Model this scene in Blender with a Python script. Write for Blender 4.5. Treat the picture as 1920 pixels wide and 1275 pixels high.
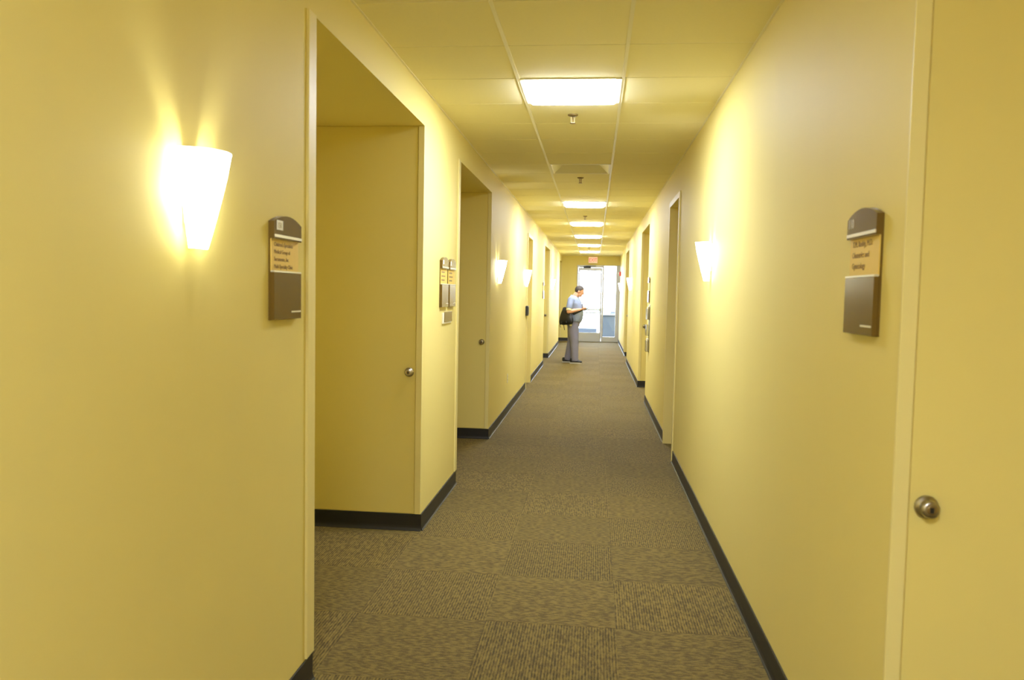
import bpy, bmesh, math, random
from mathutils import Vector, Matrix
from mathutils.bvhtree import BVHTree

random.seed(7)
for o in list(bpy.data.objects):
    bpy.data.objects.remove(o, do_unlink=True)
S = bpy.context.scene
C = S.collection

# ------------------------------------------------------------------ camera, sky, exposure
EYE = 1.5416
F_PX, YAW, PITCH, ROLL = 1479.63, -0.1030, -0.0596, 0.0192
cam = bpy.data.cameras.new('camera')
cam.sensor_fit = 'HORIZONTAL'
cam.sensor_width = 36.0
cam.lens = F_PX / 1920 * 36.0
cam.clip_start, cam.clip_end = 0.05, 400
cam.dof.use_dof = True
cam.dof.focus_distance = 8.0
cam.dof.aperture_fstop = 4.5
cob = bpy.data.objects.new('camera', cam)
C.objects.link(cob)
fw = Vector((math.sin(YAW)*math.cos(PITCH), math.cos(YAW)*math.cos(PITCH), math.sin(PITCH)))
ri = Vector((math.cos(YAW), -math.sin(YAW), 0))
up = ri.cross(fw)
r_ = ri*math.cos(ROLL) + up*math.sin(ROLL)
u_ = -ri*math.sin(ROLL) + up*math.cos(ROLL)
cob.matrix_world = Matrix(((r_.x, u_.x, -fw.x, 0), (r_.y, u_.y, -fw.y, 0), (r_.z, u_.z, -fw.z, EYE), (0, 0, 0, 1)))
S.camera = cob

SKY_COLOR, SKY_STRENGTH = (0.74, 0.86, 1.0), 20.0
W = bpy.data.worlds.new('sky')
W.use_nodes = True
S.world = W
bg = W.node_tree.nodes['Background']
bg.inputs['Color'].default_value = (*SKY_COLOR, 1)
bg.inputs['Strength'].default_value = SKY_STRENGTH

LAMP_COLOR = (1.0, 1.08, 1.24)
TROFFER = 60.0
SCONCE_GLASS = 20.0
SCONCE_COLOR = (1.0, 1.0, 0.82)
SCONCE_BULB = 420.0

S.view_settings.view_transform = 'Standard'
S.view_settings.look = 'None'
S.view_settings.exposure = 0.0
S.view_settings.gamma = 1.0
S.view_settings.use_curve_mapping = False
S.cycles.use_denoising = True
S.cycles.sample_clamp_indirect = 6.0
S.cycles.max_bounces = 14
S.cycles.diffuse_bounces = 7
S.cycles.adaptive_threshold = 0.02
S.cycles.caustics_reflective = False
S.cycles.caustics_refractive = False

# ------------------------------------------------------------------ dimensions of the corridor
XL, XR, XR2 = -1.08, 0.76, 0.80           # wall faces; the last stretch on the right is set back
CEIL = 2.79
Y_BACK, Y_END = -5.0, 25.93
HEAD = 2.573                              # height of the alcove openings
T = 0.6096
GRID_Y0, GRID_X0, GRID_X1 = 3.439, -0.4755, 0.1341
ALC_L = [(2.95, 4.92), (6.20, 8.17), (17.0, 18.9), (24.3, Y_END)]
ALC_R = [(0.10, 2.06), (11.5, 13.35), (18.2, 20.05)]
DOOR_L = (12.66, 13.52)
DOOR_R = (7.42, 8.30)
DHEAD = 2.45
XLD, XRD = -2.18, 1.86                    # backs of the alcoves
XLO, XRO = -2.40, 2.10

# ------------------------------------------------------------------ materials
def nodes_of(name):
    m = bpy.data.materials.new(name)
    m.use_nodes = True
    nt = m.node_tree
    return m, nt, nt.nodes['Principled BSDF']

def mat(name, color, rough=0.5, spec=0.5, metal=0.0, bump=0.0, bscale=200.0, var=0.0, vscale=3.0, coat=0.0, bdist=0.004):
    m, nt, b = nodes_of(name)
    b.inputs['Base Color'].default_value = (*color, 1)
    b.inputs['Roughness'].default_value = rough
    b.inputs['Specular IOR Level'].default_value = spec
    b.inputs['Metallic'].default_value = metal
    if coat: b.inputs['Coat Weight'].default_value = coat
    tc = nt.nodes.new('ShaderNodeTexCoord')
    if var:
        n = nt.nodes.new('ShaderNodeTexNoise'); n.inputs['Scale'].default_value = vscale; n.inputs['Detail'].default_value = 4
        nt.links.new(tc.outputs['Object'], n.inputs['Vector'])
        r = nt.nodes.new('ShaderNodeMapRange')
        r.inputs['To Min'].default_value = 1-var; r.inputs['To Max'].default_value = 1+var
        nt.links.new(n.outputs['Fac'], r.inputs['Value'])
        v = nt.nodes.new('ShaderNodeVectorMath'); v.operation = 'SCALE'
        v.inputs[0].default_value = color
        nt.links.new(r.outputs['Result'], v.inputs['Scale'])
        nt.links.new(v.outputs['Vector'], b.inputs['Base Color'])
    if bump:
        n = nt.nodes.new('ShaderNodeTexNoise'); n.inputs['Scale'].default_value = bscale; n.inputs['Detail'].default_value = 3
        nt.links.new(tc.outputs['Object'], n.inputs['Vector'])
        bp = nt.nodes.new('ShaderNodeBump'); bp.inputs['Strength'].default_value = bump; bp.inputs['Distance'].default_value = bdist
        nt.links.new(n.outputs['Fac'], bp.inputs['Height'])
        nt.links.new(bp.outputs['Normal'], b.inputs['Normal'])
    return m

def emit(name, color, strength, base=(0.8, 0.8, 0.8)):
    m, nt, b = nodes_of(name)
    b.inputs['Base Color'].default_value = (*base, 1)
    b.inputs['Emission Color'].default_value = (*color, 1)
    b.inputs['Emission Strength'].default_value = strength
    b.inputs['Roughness'].default_value = 0.4
    return m

def glass(name, tint=(1, 1, 1), ior=1.45, rough=0.02, fixed=None):
    m = bpy.data.materials.new(name); m.use_nodes = True
    nt = m.node_tree; nt.nodes.clear()
    out = nt.nodes.new('ShaderNodeOutputMaterial')
    tr = nt.nodes.new('ShaderNodeBsdfTransparent'); tr.inputs['Color'].default_value = (*tint, 1)
    gl = nt.nodes.new('ShaderNodeBsdfGlossy'); gl.inputs['Roughness'].default_value = rough
    fr = nt.nodes.new('ShaderNodeFresnel'); fr.inputs['IOR'].default_value = ior
    mx = nt.nodes.new('ShaderNodeMixShader')
    if fixed is None: nt.links.new(fr.outputs[0], mx.inputs[0])
    else: mx.inputs[0].default_value = fixed
    nt.links.new(tr.outputs[0], mx.inputs[1]); nt.links.new(gl.outputs[0], mx.inputs[2])
    nt.links.new(mx.outputs[0], out.inputs['Surface'])
    return m

def carpet_material():
    m, nt, b = nodes_of('carpet_tile')
    N, L = nt.nodes, nt.links
    tc = N.new('ShaderNodeTexCoord'); oi = N.new('ShaderNodeObjectInfo')
    off = N.new('ShaderNodeVectorMath'); off.operation = 'SCALE'; off.inputs[0].default_value = (37.0, 91.0, 13.0)
    L.new(oi.outputs['Random'], off.inputs['Scale'])
    add = N.new('ShaderNodeVectorMath'); add.operation = 'ADD'
    L.new(tc.outputs['Object'], add.inputs[0]); L.new(off.outputs['Vector'], add.inputs[1])
    sep = N.new('ShaderNodeSeparateXYZ'); L.new(tc.outputs['Object'], sep.inputs[0])
    # rib profile: fine ribs running along local y
    k = N.new('ShaderNodeMath'); k.operation = 'MULTIPLY'; k.inputs[1].default_value = 2*math.pi/0.0127
    L.new(sep.outputs['X'], k.inputs[0])
    sn = N.new('ShaderNodeMath'); sn.operation = 'SINE'; L.new(k.outputs[0], sn.inputs[0])
    rib = N.new('ShaderNodeMapRange'); rib.inputs['From Min'].default_value = -1; rib.inputs['From Max'].default_value = 1
    L.new(sn.outputs[0], rib.inputs['Value'])
    # yarn flecks stretched along the ribs
    st = N.new('ShaderNodeMapping'); st.inputs['Scale'].default_value = (95, 30, 1)
    L.new(add.outputs['Vector'], st.inputs['Vector'])
    n1 = N.new('ShaderNodeTexNoise'); n1.inputs['Scale'].default_value = 1.0; n1.inputs['Detail'].default_value = 2
    L.new(st.outputs['Vector'], n1.inputs['Vector'])
    r1 = N.new('ShaderNodeMapRange'); r1.inputs['From Min'].default_value = 0.38; r1.inputs['From Max'].default_value = 0.62
    L.new(n1.outputs['Fac'], r1.inputs['Value'])
    st2 = N.new('ShaderNodeMapping'); st2.inputs['Scale'].default_value = (260, 160, 1)
    L.new(add.outputs['Vector'], st2.inputs['Vector'])
    n2 = N.new('ShaderNodeTexNoise'); n2.inputs['Scale'].default_value = 1.0
    L.new(st2.outputs['Vector'], n2.inputs['Vector'])
    m1 = N.new('ShaderNodeMath'); m1.operation = 'MULTIPLY_ADD'; m1.inputs[1].default_value = 0.42
    L.new(rib.outputs['Result'], m1.inputs[0])
    m2 = N.new('ShaderNodeMath'); m2.operation = 'MULTIPLY_ADD'; m2.inputs[1].default_value = 0.42
    L.new(r1.outputs['Result'], m2.inputs[0])
    m3 = N.new('ShaderNodeMath'); m3.operation = 'MULTIPLY_ADD'; m3.inputs[1].default_value = 0.5; m3.inputs[2].default_value = -0.18
    L.new(n2.outputs['Fac'], m3.inputs[0])
    L.new(m3.outputs[0], m2.inputs[2]); L.new(m2.outputs[0], m1.inputs[2])
    cr = N.new('ShaderNodeValToRGB')
    cr.color_ramp.elements[0].position = 0.1; cr.color_ramp.elements[0].color = (0.034, 0.024, 0.009, 1)
    cr.color_ramp.elements[1].position = 0.95; cr.color_ramp.elements[1].color = (0.235, 0.172, 0.044, 1)
    L.new(m1.outputs[0], cr.inputs['Fac'])
    # tile-to-tile tone
    tone = N.new('ShaderNodeMapRange'); tone.inputs['To Min'].default_value = 0.92; tone.inputs['To Max'].default_value = 1.08
    L.new(oi.outputs['Random'], tone.inputs['Value'])
    sc = N.new('ShaderNodeVectorMath'); sc.operation = 'SCALE'
    L.new(cr.outputs['Color'], sc.inputs[0]); L.new(tone.outputs['Result'], sc.inputs['Scale'])
    L.new(sc.outputs['Vector'], b.inputs['Base Color'])
    b.inputs['Roughness'].default_value = 0.85
    b.inputs['Specular IOR Level'].default_value = 0.18
    b.inputs['Sheen Weight'].default_value = 0.10
    b.inputs['Sheen Tint'].default_value = (1.0, 0.85, 0.5, 1)
    b.inputs['Sheen Roughness'].default_value = 0.6
    bp = N.new('ShaderNodeBump'); bp.inputs['Strength'].default_value = 0.55; bp.inputs['Distance'].default_value = 0.004
    L.new(m1.outputs[0], bp.inputs['Height']); L.new(bp.outputs['Normal'], b.inputs['Normal'])
    return m

M = dict(
    wall=mat('cream_wall_paint', (0.765, 0.655, 0.24), 0.58, 0.13, bump=0.05, bscale=260, var=0.012, vscale=1.2),
    door=mat('cream_door_paint', (0.745, 0.63, 0.215), 0.55, 0.2, var=0.01),
    frame=mat('cream_frame_enamel', (0.775, 0.675, 0.28), 0.50, 0.5),
    ceiling=mat('ceiling_tile_board', (0.89, 0.82, 0.51), 0.95, 0.1, bump=0.15, bscale=320, var=0.02, vscale=60),
    tee=mat('ceiling_grid_enamel', (0.88, 0.83, 0.60), 0.38, 0.5),
    plenum=mat('ceiling_deck', (0.25, 0.24, 0.22), 0.9),
    base=mat('black_rubber_base', (0.016, 0.016, 0.016), 0.42, 0.45),
    carpet=carpet_material(),
    slab=mat('slab', (0.12, 0.10, 0.08), 0.95),
    bronze=mat('bronze_sign_plastic', (0.135, 0.080, 0.016), 0.20, 0.3),
    gold=mat('gold_insert_card', (0.78, 0.56, 0.12), 0.5, 0.3, var=0.03, vscale=30),
    silver=mat('silver_bar', (0.78, 0.76, 0.70), 0.30, 0.5, metal=0.7),
    ink=mat('sign_print', (0.30, 0.19, 0.06), 0.6),
    paint_white=mat('sign_white_print', (0.85, 0.84, 0.78), 0.5),
    steel=mat('satin_nickel', (0.42, 0.39, 0.34), 0.32, 0.5, metal=1.0),
    dark=mat('dark_recess', (0.012, 0.011, 0.010), 0.5),
    alu=mat('clear_anodised_aluminium', (0.52, 0.52, 0.53), 0.45, 0.5, metal=0.35),
    glass=glass('clear_glass', (0.97, 0.985, 1.0)),
    acrylic=glass('clear_acrylic', (0.90, 0.90, 0.90), rough=0.12, fixed=0.10),
    brass=mat('aged_brass', (0.30, 0.22, 0.10), 0.4, 0.5, metal=0.8),
    white=mat('white_enamel', (0.84, 0.83, 0.78), 0.4),
    ivory=mat('ivory_plastic', (0.82, 0.78, 0.62), 0.4),
    red=mat('red_alarm_plastic', (0.62, 0.04, 0.03), 0.4),
    black=mat('black_plastic', (0.02, 0.02, 0.022), 0.4),
    lens=emit('troffer_lens', LAMP_COLOR, TROFFER),
    shade=emit('lit_opal_glass', SCONCE_COLOR, SCONCE_GLASS),
    bulb=emit('lamp_bulb', SCONCE_COLOR, SCONCE_BULB),
    exit_face=emit('exit_sign_face', (1.0, 0.30, 0.20), 0.55),
    exit_letter=emit('exit_letters', (1.0, 0.05, 0.04), 2.0, (0.6, 0.02, 0.02)),
    concrete=mat('outside_concrete', (0.70, 0.69, 0.67), 0.85, 0.3, var=0.06, vscale=2),
    blockwall=mat('shade_toned_block_wall', (0.030, 0.036, 0.044), 0.85, 0.3, var=0.10, vscale=4),  # very dark base colour stands in for the wall lying in shade
    hedge=mat('grey_green_hill', (0.18, 0.22, 0.20), 0.95, 0.1, var=0.3, vscale=0.2),
    rail=mat('dark_blue_grey_metal', (0.012, 0.016, 0.022), 0.5),
    paper=mat('leaflet_paper', (0.75, 0.70, 0.55), 0.7, var=0.15, vscale=25),
)

# ------------------------------------------------------------------ mesh helpers
def link(name, me, m=None, parent=None, loc=None, rot=None, smooth=False):
    o = bpy.data.objects.new(name, me)
    C.objects.link(o)
    if m is not None and not me.materials: me.materials.append(m)
    if parent is not None: o.parent = parent
    if loc: o.location = loc
    if rot: o.rotation_euler = rot
    if smooth:
        for p in me.polygons: p.use_smooth = True
    return o

def tomesh(name, bm, smooth=False):
    bmesh.ops.recalc_face_normals(bm, faces=bm.faces[:])
    me = bpy.data.meshes.new(name)
    bm.to_mesh(me); bm.free()
    if smooth:
        for p in me.polygons: p.use_smooth = True
    return me

def box(bm, x0, x1, y0, y1, z0, z1):
    vs = [bm.verts.new(p) for p in ((x0,y0,z0),(x1,y0,z0),(x1,y1,z0),(x0,y1,z0),(x0,y0,z1),(x1,y0,z1),(x1,y1,z1),(x0,y1,z1))]
    for f in ((0,3,2,1),(4,5,6,7),(0,1,5,4),(1,2,6,5),(2,3,7,6),(3,0,4,7)):
        bm.faces.new([vs[i] for i in f])

def bbox(x0, x1, y0, y1, z0, z1, bev=0.0, seg=1):
    bm = bmesh.new(); box(bm, x0, x1, y0, y1, z0, z1)
    if bev: bmesh.ops.bevel(bm, geom=bm.edges[:], offset=bev, segments=seg, affect='EDGES', profile=0.6)
    return bm

def obox(name, dims, m, parent=None, bev=0.0, seg=1, **kw):
    return link(name, tomesh(name, bbox(*dims, bev=bev, seg=seg)), m, parent, **kw)

def prism(bm, outline, axis_lo, axis_hi, order):
    """outline: list of (a,b); order maps (a,b,c)->xyz"""
    lo = [bm.verts.new(order(a, b, axis_lo)) for a, b in outline]
    hi = [bm.verts.new(order(a, b, axis_hi)) for a, b in outline]
    n = len(outline)
    bm.faces.new(lo[::-1]); bm.faces.new(hi)
    for i in range(n):
        bm.faces.new((lo[i], lo[(i+1) % n], hi[(i+1) % n], hi[i]))

def lathe(profile, seg=24, axis='y'):
    """profile: list of (r, t) along the axis; closed with end caps where r>0"""
    bm = bmesh.new(); rings = []
    for r, t in profile:
        ring = []
        for i in range(seg):
            a = 2*math.pi*i/seg
            c, s = r*math.cos(a), r*math.sin(a)
            p = {'y': (c, t, s), 'z': (c, s, t), 'x': (t, c, s)}[axis]
            ring.append(bm.verts.new(p))
        rings.append(ring)
    for a, b in zip(rings, rings[1:]):
        for i in range(seg):
            bm.faces.new((a[i], a[(i+1) % seg], b[(i+1) % seg], b[i]))
    bm.faces.new(rings[0][::-1]); bm.faces.new(rings[-1])
    return bm

def empty(name, loc, rotz=0.0):
    o = bpy.data.objects.new(name, None)
    o.empty_display_size = 0.1
    C.objects.link(o); o.location = loc; o.rotation_euler = (0, 0, rotz)
    return o

def tag(o, label, cat, group=None, kind=None):
    o['label'] = label; o['category'] = cat
    if group: o['group'] = group
    if kind: o['kind'] = kind
    return o

def copy_tree(src, loc, rotz):
    r = src.copy(); C.objects.link(r); r.location = loc; r.rotation_euler = (0, 0, rotz)
    def kids(a, b):
        for ch in list(a.children):
            if ch.parent is not a: continue
            c = ch.copy(); C.objects.link(c); c.parent = b
            kids(ch, c)
    kids(src, r)
    return r

HALF = math.pi/2
LEFT, RIGHT = HALF, -HALF          # wall-mounted things are built facing -y and turned onto their wall

# ------------------------------------------------------------------ floor
floor = obox('floor', (XLO-0.05, XRO+0.05, Y_BACK-0.2, Y_END, -0.12, -0.006), M['slab'])
tag(floor, 'brown and olive flecked carpet tile floor running down the corridor', 'floor', kind='structure')
CX0, CY0 = 0.137, 3.60
bm = bmesh.new()
h = T/2 - 0.0002
box(bm, -h, h, -h, h, -0.006, 0.0)
bmesh.ops.bevel(bm, geom=[e for e in bm.edges if all(v.co.z > -0.001 for v in e.verts)], offset=0.0009, segments=1, affect='EDGES')
tile_me = tomesh('carpet_tile', bm); tile_me.materials.append(M['carpet'])
def in_room(x, y):
    if XL-0.33 < x < XR2+0.33: return True
    if x < XL: return any(a-0.31 < y < b+0.31 for a, b in ALC_L + [DOOR_L])
    return any(a-0.31 < y < b+0.31 for a, b in ALC_R + [DOOR_R])
for j in range(-7, 37):
    for i in range(-4, 3):
        x, y = CX0 + (i-0.5)*T, CY0 + (j+0.5)*T
        if not (Y_BACK < y < Y_END-0.25) or not in_room(x, y) or y < -1.2: continue
        if abs(x) > 2.05: continue
        o = link('carpet_tile', tile_me, None, floor, loc=(x, y, 0))
        quarter = (i + j) % 2 == 0
        o.rotation_euler = (0, 0, (HALF if quarter else 0) + random.choice((0, math.pi)))
# rear strip and last short row
def carpet_strip(x0, x1, y0, y1):
    link('carpet_tile', tomesh('carpet_strip', bbox(x0, x1, y0, y1, -0.006, 0)), M['carpet'], floor)
y_last = CY0 + math.floor((Y_END-0.25-CY0-0.5*T)/T + 1)*T
carpet_strip(XLO, XRO, y_last+0.001, Y_END)
carpet_strip(XLO, XRO, Y_BACK, -1.28)

# ------------------------------------------------------------------ walls
def side_wall(name, face, back, outer, alcoves, door, sgn, far_face=None, far_from=None):
    """solid blocks between the recesses, headers over them, backs behind them"""
    bm = bmesh.new()
    def bl(xa, xb, *r):
        box(bm, min(xa, xb), max(xa, xb), *r)
    holes = sorted([(a, b, HEAD, back) for a, b in alcoves] + [(door[0], door[1], DHEAD, face + sgn*0.16)])
    y = Y_BACK - 0.15
    for a, b, hd, bk in holes:
        bl(face, outer, y, a, -0.1, CEIL+0.1)
        bl(face if not (far_from and a > far_from) else far_face, outer, a, b, hd, CEIL+0.1)
        bl(bk, outer, a, b, -0.1, hd)
        y = b
    if y < Y_END + 0.12:
        f = far_face if far_from else face
        bl(f, outer, y, Y_END + 0.12, -0.1, CEIL+0.1)
    return link(name, tomesh(name, bm), M['wall'])
wl = side_wall('wall_left', XL, XLD, XLO, ALC_L, DOOR_L, -1)
tag(wl, 'cream painted left corridor wall with deep door alcoves', 'wall', kind='structure')
wr = side_wall('wall_right', XR, XRD, XRO, ALC_R, DOOR_R, 1, far_face=XR2, far_from=20.0)
tag(wr, 'cream painted right corridor wall with door recesses', 'wall', kind='structure')
bm = bmesh.new()
GX0, GX1, GZ = -0.585, XR2, 2.49
box(bm, XLO, GX0, Y_END, Y_END+0.12, -0.1, CEIL+0.1)
box(bm, GX0, XR2, Y_END, Y_END+0.12, GZ, CEIL+0.1)
we = link('wall_end', tomesh('wall_end', bm), M['wall'])
tag(we, 'cream end wall around the glass exit door', 'wall', kind='structure')
wb = obox('wall_back', (XL, XR, Y_BACK-0.15, Y_BACK, -0.1, CEIL+0.1), M['wall'])
tag(wb, 'cream wall closing the corridor behind the viewer', 'wall', kind='structure')

# ------------------------------------------------------------------ ceiling: deck, lay-in tiles, grid
ceil = obox('ceiling', (XLO, XRO, Y_BACK-0.15, Y_END+0.12, CEIL+0.1, CEIL+0.2), M['plenum'])
tag(ceil, 'suspended ceiling of white lay-in tiles in a metal grid', 'ceiling', kind='structure')
cols = [(XL, GRID_X0), (GRID_X0, GRID_X1), (GRID_X1, XR2)]
LIGHT_ROWS = [-10, -7, 2, 12, 17, 22, 27, 32]  # negative rows: unseen lights added behind the camera to brighten the near walls
VENT_ROWS = [-3, 7]
meshes = {}
def tile_mesh(w, d):
    k = (round(w, 4), round(d, 4))
    if k not in meshes:
        bm = bmesh.new(); g = 0.003
        box(bm, -w/2+g, w/2-g, -d/2+g, d/2-g, 0.0, 0.016)
        bmesh.ops.bevel(bm, geom=[e for e in bm.edges if all(v.co.z < 0.001 for v in e.verts)], offset=0.004, segments=1, affect='EDGES')
        me = tomesh('ceiling_tile', bm); me.materials.append(M['ceiling']); meshes[k] = me
    return meshes[k]
for n in range(-13, 38):
    ya, yb = GRID_Y0 + n*T, GRID_Y0 + (n+1)*T
    ya, yb = max(ya, Y_BACK), min(yb, Y_END)
    if yb - ya < 0.03: continue
    for c, (xa, xb) in enumerate(cols):
        if c == 1 and (n in LIGHT_ROWS or n in VENT_ROWS): continue
        if c == 2 and yb <= 20.06: xb = XR
        link('ceiling_tile', tile_mesh(xb-xa, yb-ya), None, ceil, loc=((xa+xb)/2, (ya+yb)/2, CEIL))
for x in (GRID_X0, GRID_X1):
    bm = bmesh.new()
    box(bm, x-0.0095, x+0.0095, Y_BACK, Y_END, CEIL-0.0035, CEIL-0.0005)
    box(bm, x-0.002, x+0.002, Y_BACK, Y_END, CEIL-0.0005, CEIL+0.035)
    link('main_tee', tomesh('main_tee', bm), M['tee'], ceil)
for n in range(-13, 38):
    y = GRID_Y0 + n*T
    if not Y_BACK < y < Y_END-0.02: continue
    for xa, xb in cols:
        if xb == XR2 and y < 20.06: xb = XR
        link('cross_tee', tomesh('cross_tee', bbox(xa+0.0125, xb-0.0125, y-0.006, y+0.006, CEIL+0.002, CEIL+0.008)), M['tee'], ceil)
def angle(x0, x1, y0, y1):
    link('wall_angle', tomesh('wall_angle', bbox(x0, x1, y0, y1, CEIL-0.003, CEIL+0.012)), M['tee'], ceil)
angle(XL, XL+0.012, Y_BACK, Y_END); angle(XR-0.012, XR, Y_BACK, 20.04)
angle(XR2-0.012, XR2, 20.06, Y_END); angle(XL+0.012, XR2-0.012, Y_END-0.012, Y_END)

# ------------------------------------------------------------------ rubber cove base
BH, BT = 0.108, 0.006
def cove(name, p, q, normal, label):
    """a run of cove base from p to q along the wall, standing off along normal"""
    p, q, n = Vector((*p, 0)), Vector((*q, 0)), Vector((*normal, 0))
    prof = [(0, 0), (0.017, 0), (0.0165, 0.003), (0.011, 0.008), (0.0075, 0.018), (BT, 0.032), (BT, BH-0.002), (BT-0.002, BH), (0, BH)]
    bm = bmesh.new()
    A = [bm.verts.new(p + n*a + Vector((0, 0, b))) for a, b in prof]
    B = [bm.verts.new(q + n*a + Vector((0, 0, b))) for a, b in prof]
    k = len(prof)
    bm.faces.new(A[::-1]); bm.faces.new(B)
    for i in range(k): bm.faces.new((A[i], A[(i+1) % k], B[(i+1) % k], B[i]))
    o = link(name, tomesh(name, bm), M['base'])
    return tag(o, label, 'baseboard', kind='structure')
runs_l = [(Y_BACK, 2.95, 'near left wall before the first alcove'), (4.92, 6.20, 'left wall between the first two alcoves'),
          (8.17, DOOR_L[0]-0.05, 'left wall below the electrical outlet'), (DOOR_L[1]+0.05, 17.0, 'left wall beyond the framed door'),
          (18.9, 24.3, 'far left wall behind the man')]
for a, b, t in runs_l:
    cove('baseboard_left', (XL, a), (XL, b), (1, 0), 'black rubber base along the ' + t)
runs_r = [(XR, 2.06, DOOR_R[0]-0.05, 'near right wall below the right sconce'), (XR, DOOR_R[1]+0.05, 11.5, 'right wall below the leaflet rack'),
          (XR, 13.35, 18.2, 'right wall between the two far alcoves'), (XR2, 20.05, Y_END, 'right wall beside the exit')]
for x, a, b, t in runs_r:
    cove('baseboard_right', (x, a), (x, b), (-1, 0), 'black rubber base along the ' + t)
for k, (a, b) in enumerate(ALC_L[:3]):
    t = ('first', 'second', 'third')[k]
    cove('baseboard_left', (XL+BT, b), (XLD, b), (0, -1), f'black rubber base across the service door of the {t} left alcove')
    cove('baseboard_left', (XLD, a), (XLD, b), (1, 0), f'black rubber base along the back of the {t} left alcove')
for k, (a, b) in enumerate(ALC_R):
    t = ('nearest', 'middle', 'farthest')[k]
    if k: cove('baseboard_right', (XR2 if k == 2 else XR, b), (XRD, b), (0, -1), f'black rubber base across the service door of the {t} right alcove')
    cove('baseboard_right', (XRD, a), (XRD, b), (-1, 0), f'black rubber base along the back of the {t} right alcove')
cove('baseboard_end', (XLD, Y_END), (GX0-0.005, Y_END), (0, -1), 'black rubber base under the end wall left of the exit')
cove('baseboard_left', (XLD, 24.3), (XLD, Y_END), (1, 0), 'black rubber base in the last left alcove by the exit')

# ------------------------------------------------------------------ service doors set in the alcove ends
def knob(parent, x, y, z):
    """round knob standing out along -y"""
    k = link('door_knob', tomesh('door_knob', lathe([(0.0290, 0.0), (0.0295, -0.005), (0.0275, -0.009), (0.0215, -0.011), (0.0195, -0.016),
        (0.0215, -0.021), (0.0225, -0.028), (0.0215, -0.033), (0.0185, -0.036), (0.0125, -0.0365)], 28)), M['steel'], parent, loc=(x, y, z), smooth=True)
    link('key_cylinder', tomesh('key_cylinder', lathe([(0.0118, -0.0300), (0.0118, -0.0372), (0.0100, -0.0378)], 20)), M['brass'], k)
    link('keyway', tomesh('keyway', bbox(-0.0045, 0.0045, -0.0388, -0.0374, -0.0070, 0.0070, bev=0.0005)), M['dark'], k)
    return k

def end_door(n, xc, yf, sgn, width, label, top=HEAD, knob_z=1.025, foot=BH+0.001):
    """flush full-height door whose frame starts at the alcove corner xc and runs away from the corridor"""
    d = empty(f'door_{n}', (xc, yf, 0))
    tag(d, label, 'door', kind='structure')
    fw_ = 0.038
    def span(a, b): return (min(sgn*a, sgn*b), max(sgn*a, sgn*b))
    for a, b in ((0.0, fw_), (fw_+width+0.008, 2*fw_+width+0.008)):
        link('door_jamb', tomesh('door_jamb', bbox(*span(a, b), -0.009, 0.002, foot, top-0.001, bev=0.0015)), M['frame'], d)
    leaf = link('door_leaf', tomesh('door_leaf', bbox(*span(fw_+0.004, fw_+0.004+width), -0.005, 0.002, foot+0.003, top-0.004, bev=0.001)), M['door'], d)
    knob(leaf, sgn*(fw_ + 0.004 + 0.040), -0.005, knob_z)
    return d
end_door(1, XL, 4.92, -1, 0.92, 'flush cream door with round knob at the end of the nearest left alcove')
end_door(2, XL, 8.17, -1, 0.92, 'flush cream door with round knob in the second left alcove')
end_door(3, XL, 18.9, -1, 0.92, 'flush cream door in the left alcove beside the standing man')
end_door(4, XR, 2.06, 1, 0.92, 'flush cream door with round knob at far right edge beside the near sign', foot=0.003)
end_door(5, XR, 13.35, 1, 0.92, 'flush cream door with knob in the right alcove past the leaflet rack')
end_door(6, XR, 20.05, 1, 0.92, 'flush cream door in the farthest right alcove near the exit')
end_door(7, XL, Y_END, -1, 0.92, 'cream door beside the exit on the end wall left of the man')

# ------------------------------------------------------------------ framed doors in the corridor walls
def framed_door(n, face, sgn, y0, y1, label):
    d = empty(f'door_{n}', (face, (y0+y1)/2, 0))
    tag(d, label, 'door', kind='structure')
    w, w2, t = (y1-y0)/2, 0.05, 0.012
    def sx(a, b): return (min(sgn*a, sgn*b), max(sgn*a, sgn*b))
    # frame: jambs wrap the opening and stand a little proud of the wall
    for s in (-1, 1):
        ya, yb = sorted((s*(w+w2), s*(w-0.004)))
        bm = bbox(*sx(-t, 0.158), min(s*w, s*(w-0.004)), max(s*w, s*(w-0.004)), 0, DHEAD-0.004)
        box(bm, *sx(-t, 0.0), min(s*w, s*(w+w2)), max(s*w, s*(w+w2)), 0, DHEAD+w2)
        link('door_jamb', tomesh('door_jamb', bm), M['frame'], d)
    bm = bbox(*sx(-t, 0.158), -w+0.004, w-0.004, DHEAD-0.004, DHEAD)
    box(bm, *sx(-t, 0.0), -w, w, DHEAD, DHEAD+w2)
    link('door_head', tomesh('door_head', bm), M['frame'], d)
    leaf = link('door_leaf', tomesh('door_leaf', bbox(*sx(0.112, 0.155), -w+0.008, w-0.008, 0.008, DHEAD-0.008, bev=0.002)), M['door'], d)
    k = knob(leaf, sgn*0.112, w-0.09, 1.02)
    k.rotation_euler = (0, 0, LEFT if sgn < 0 else RIGHT)
    return d
framed_door(8, XL, -1, *DOOR_L, 'cream framed door recessed in the left wall beside the third sconce')
framed_door(9, XR, 1, *DOOR_R, 'cream framed door recessed in the right wall beyond the right sconce')

# corner trims on the near edge of the two nearest left alcoves
for n, (y1, label) in enumerate(((2.95, 'slim cream trim strip on the near edge of the first left alcove'),
                                 (6.20, 'slim cream trim strip on the near edge of the second left alcove'))):
    o = link(f'trim_{n+1}', tomesh('trim', bbox(XL-0.02, XL+0.010, y1-0.075, y1+0.004, BH+0.004, HEAD, bev=0.002)), M['frame'])
    tag(o, label, 'trim', kind='structure')

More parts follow.
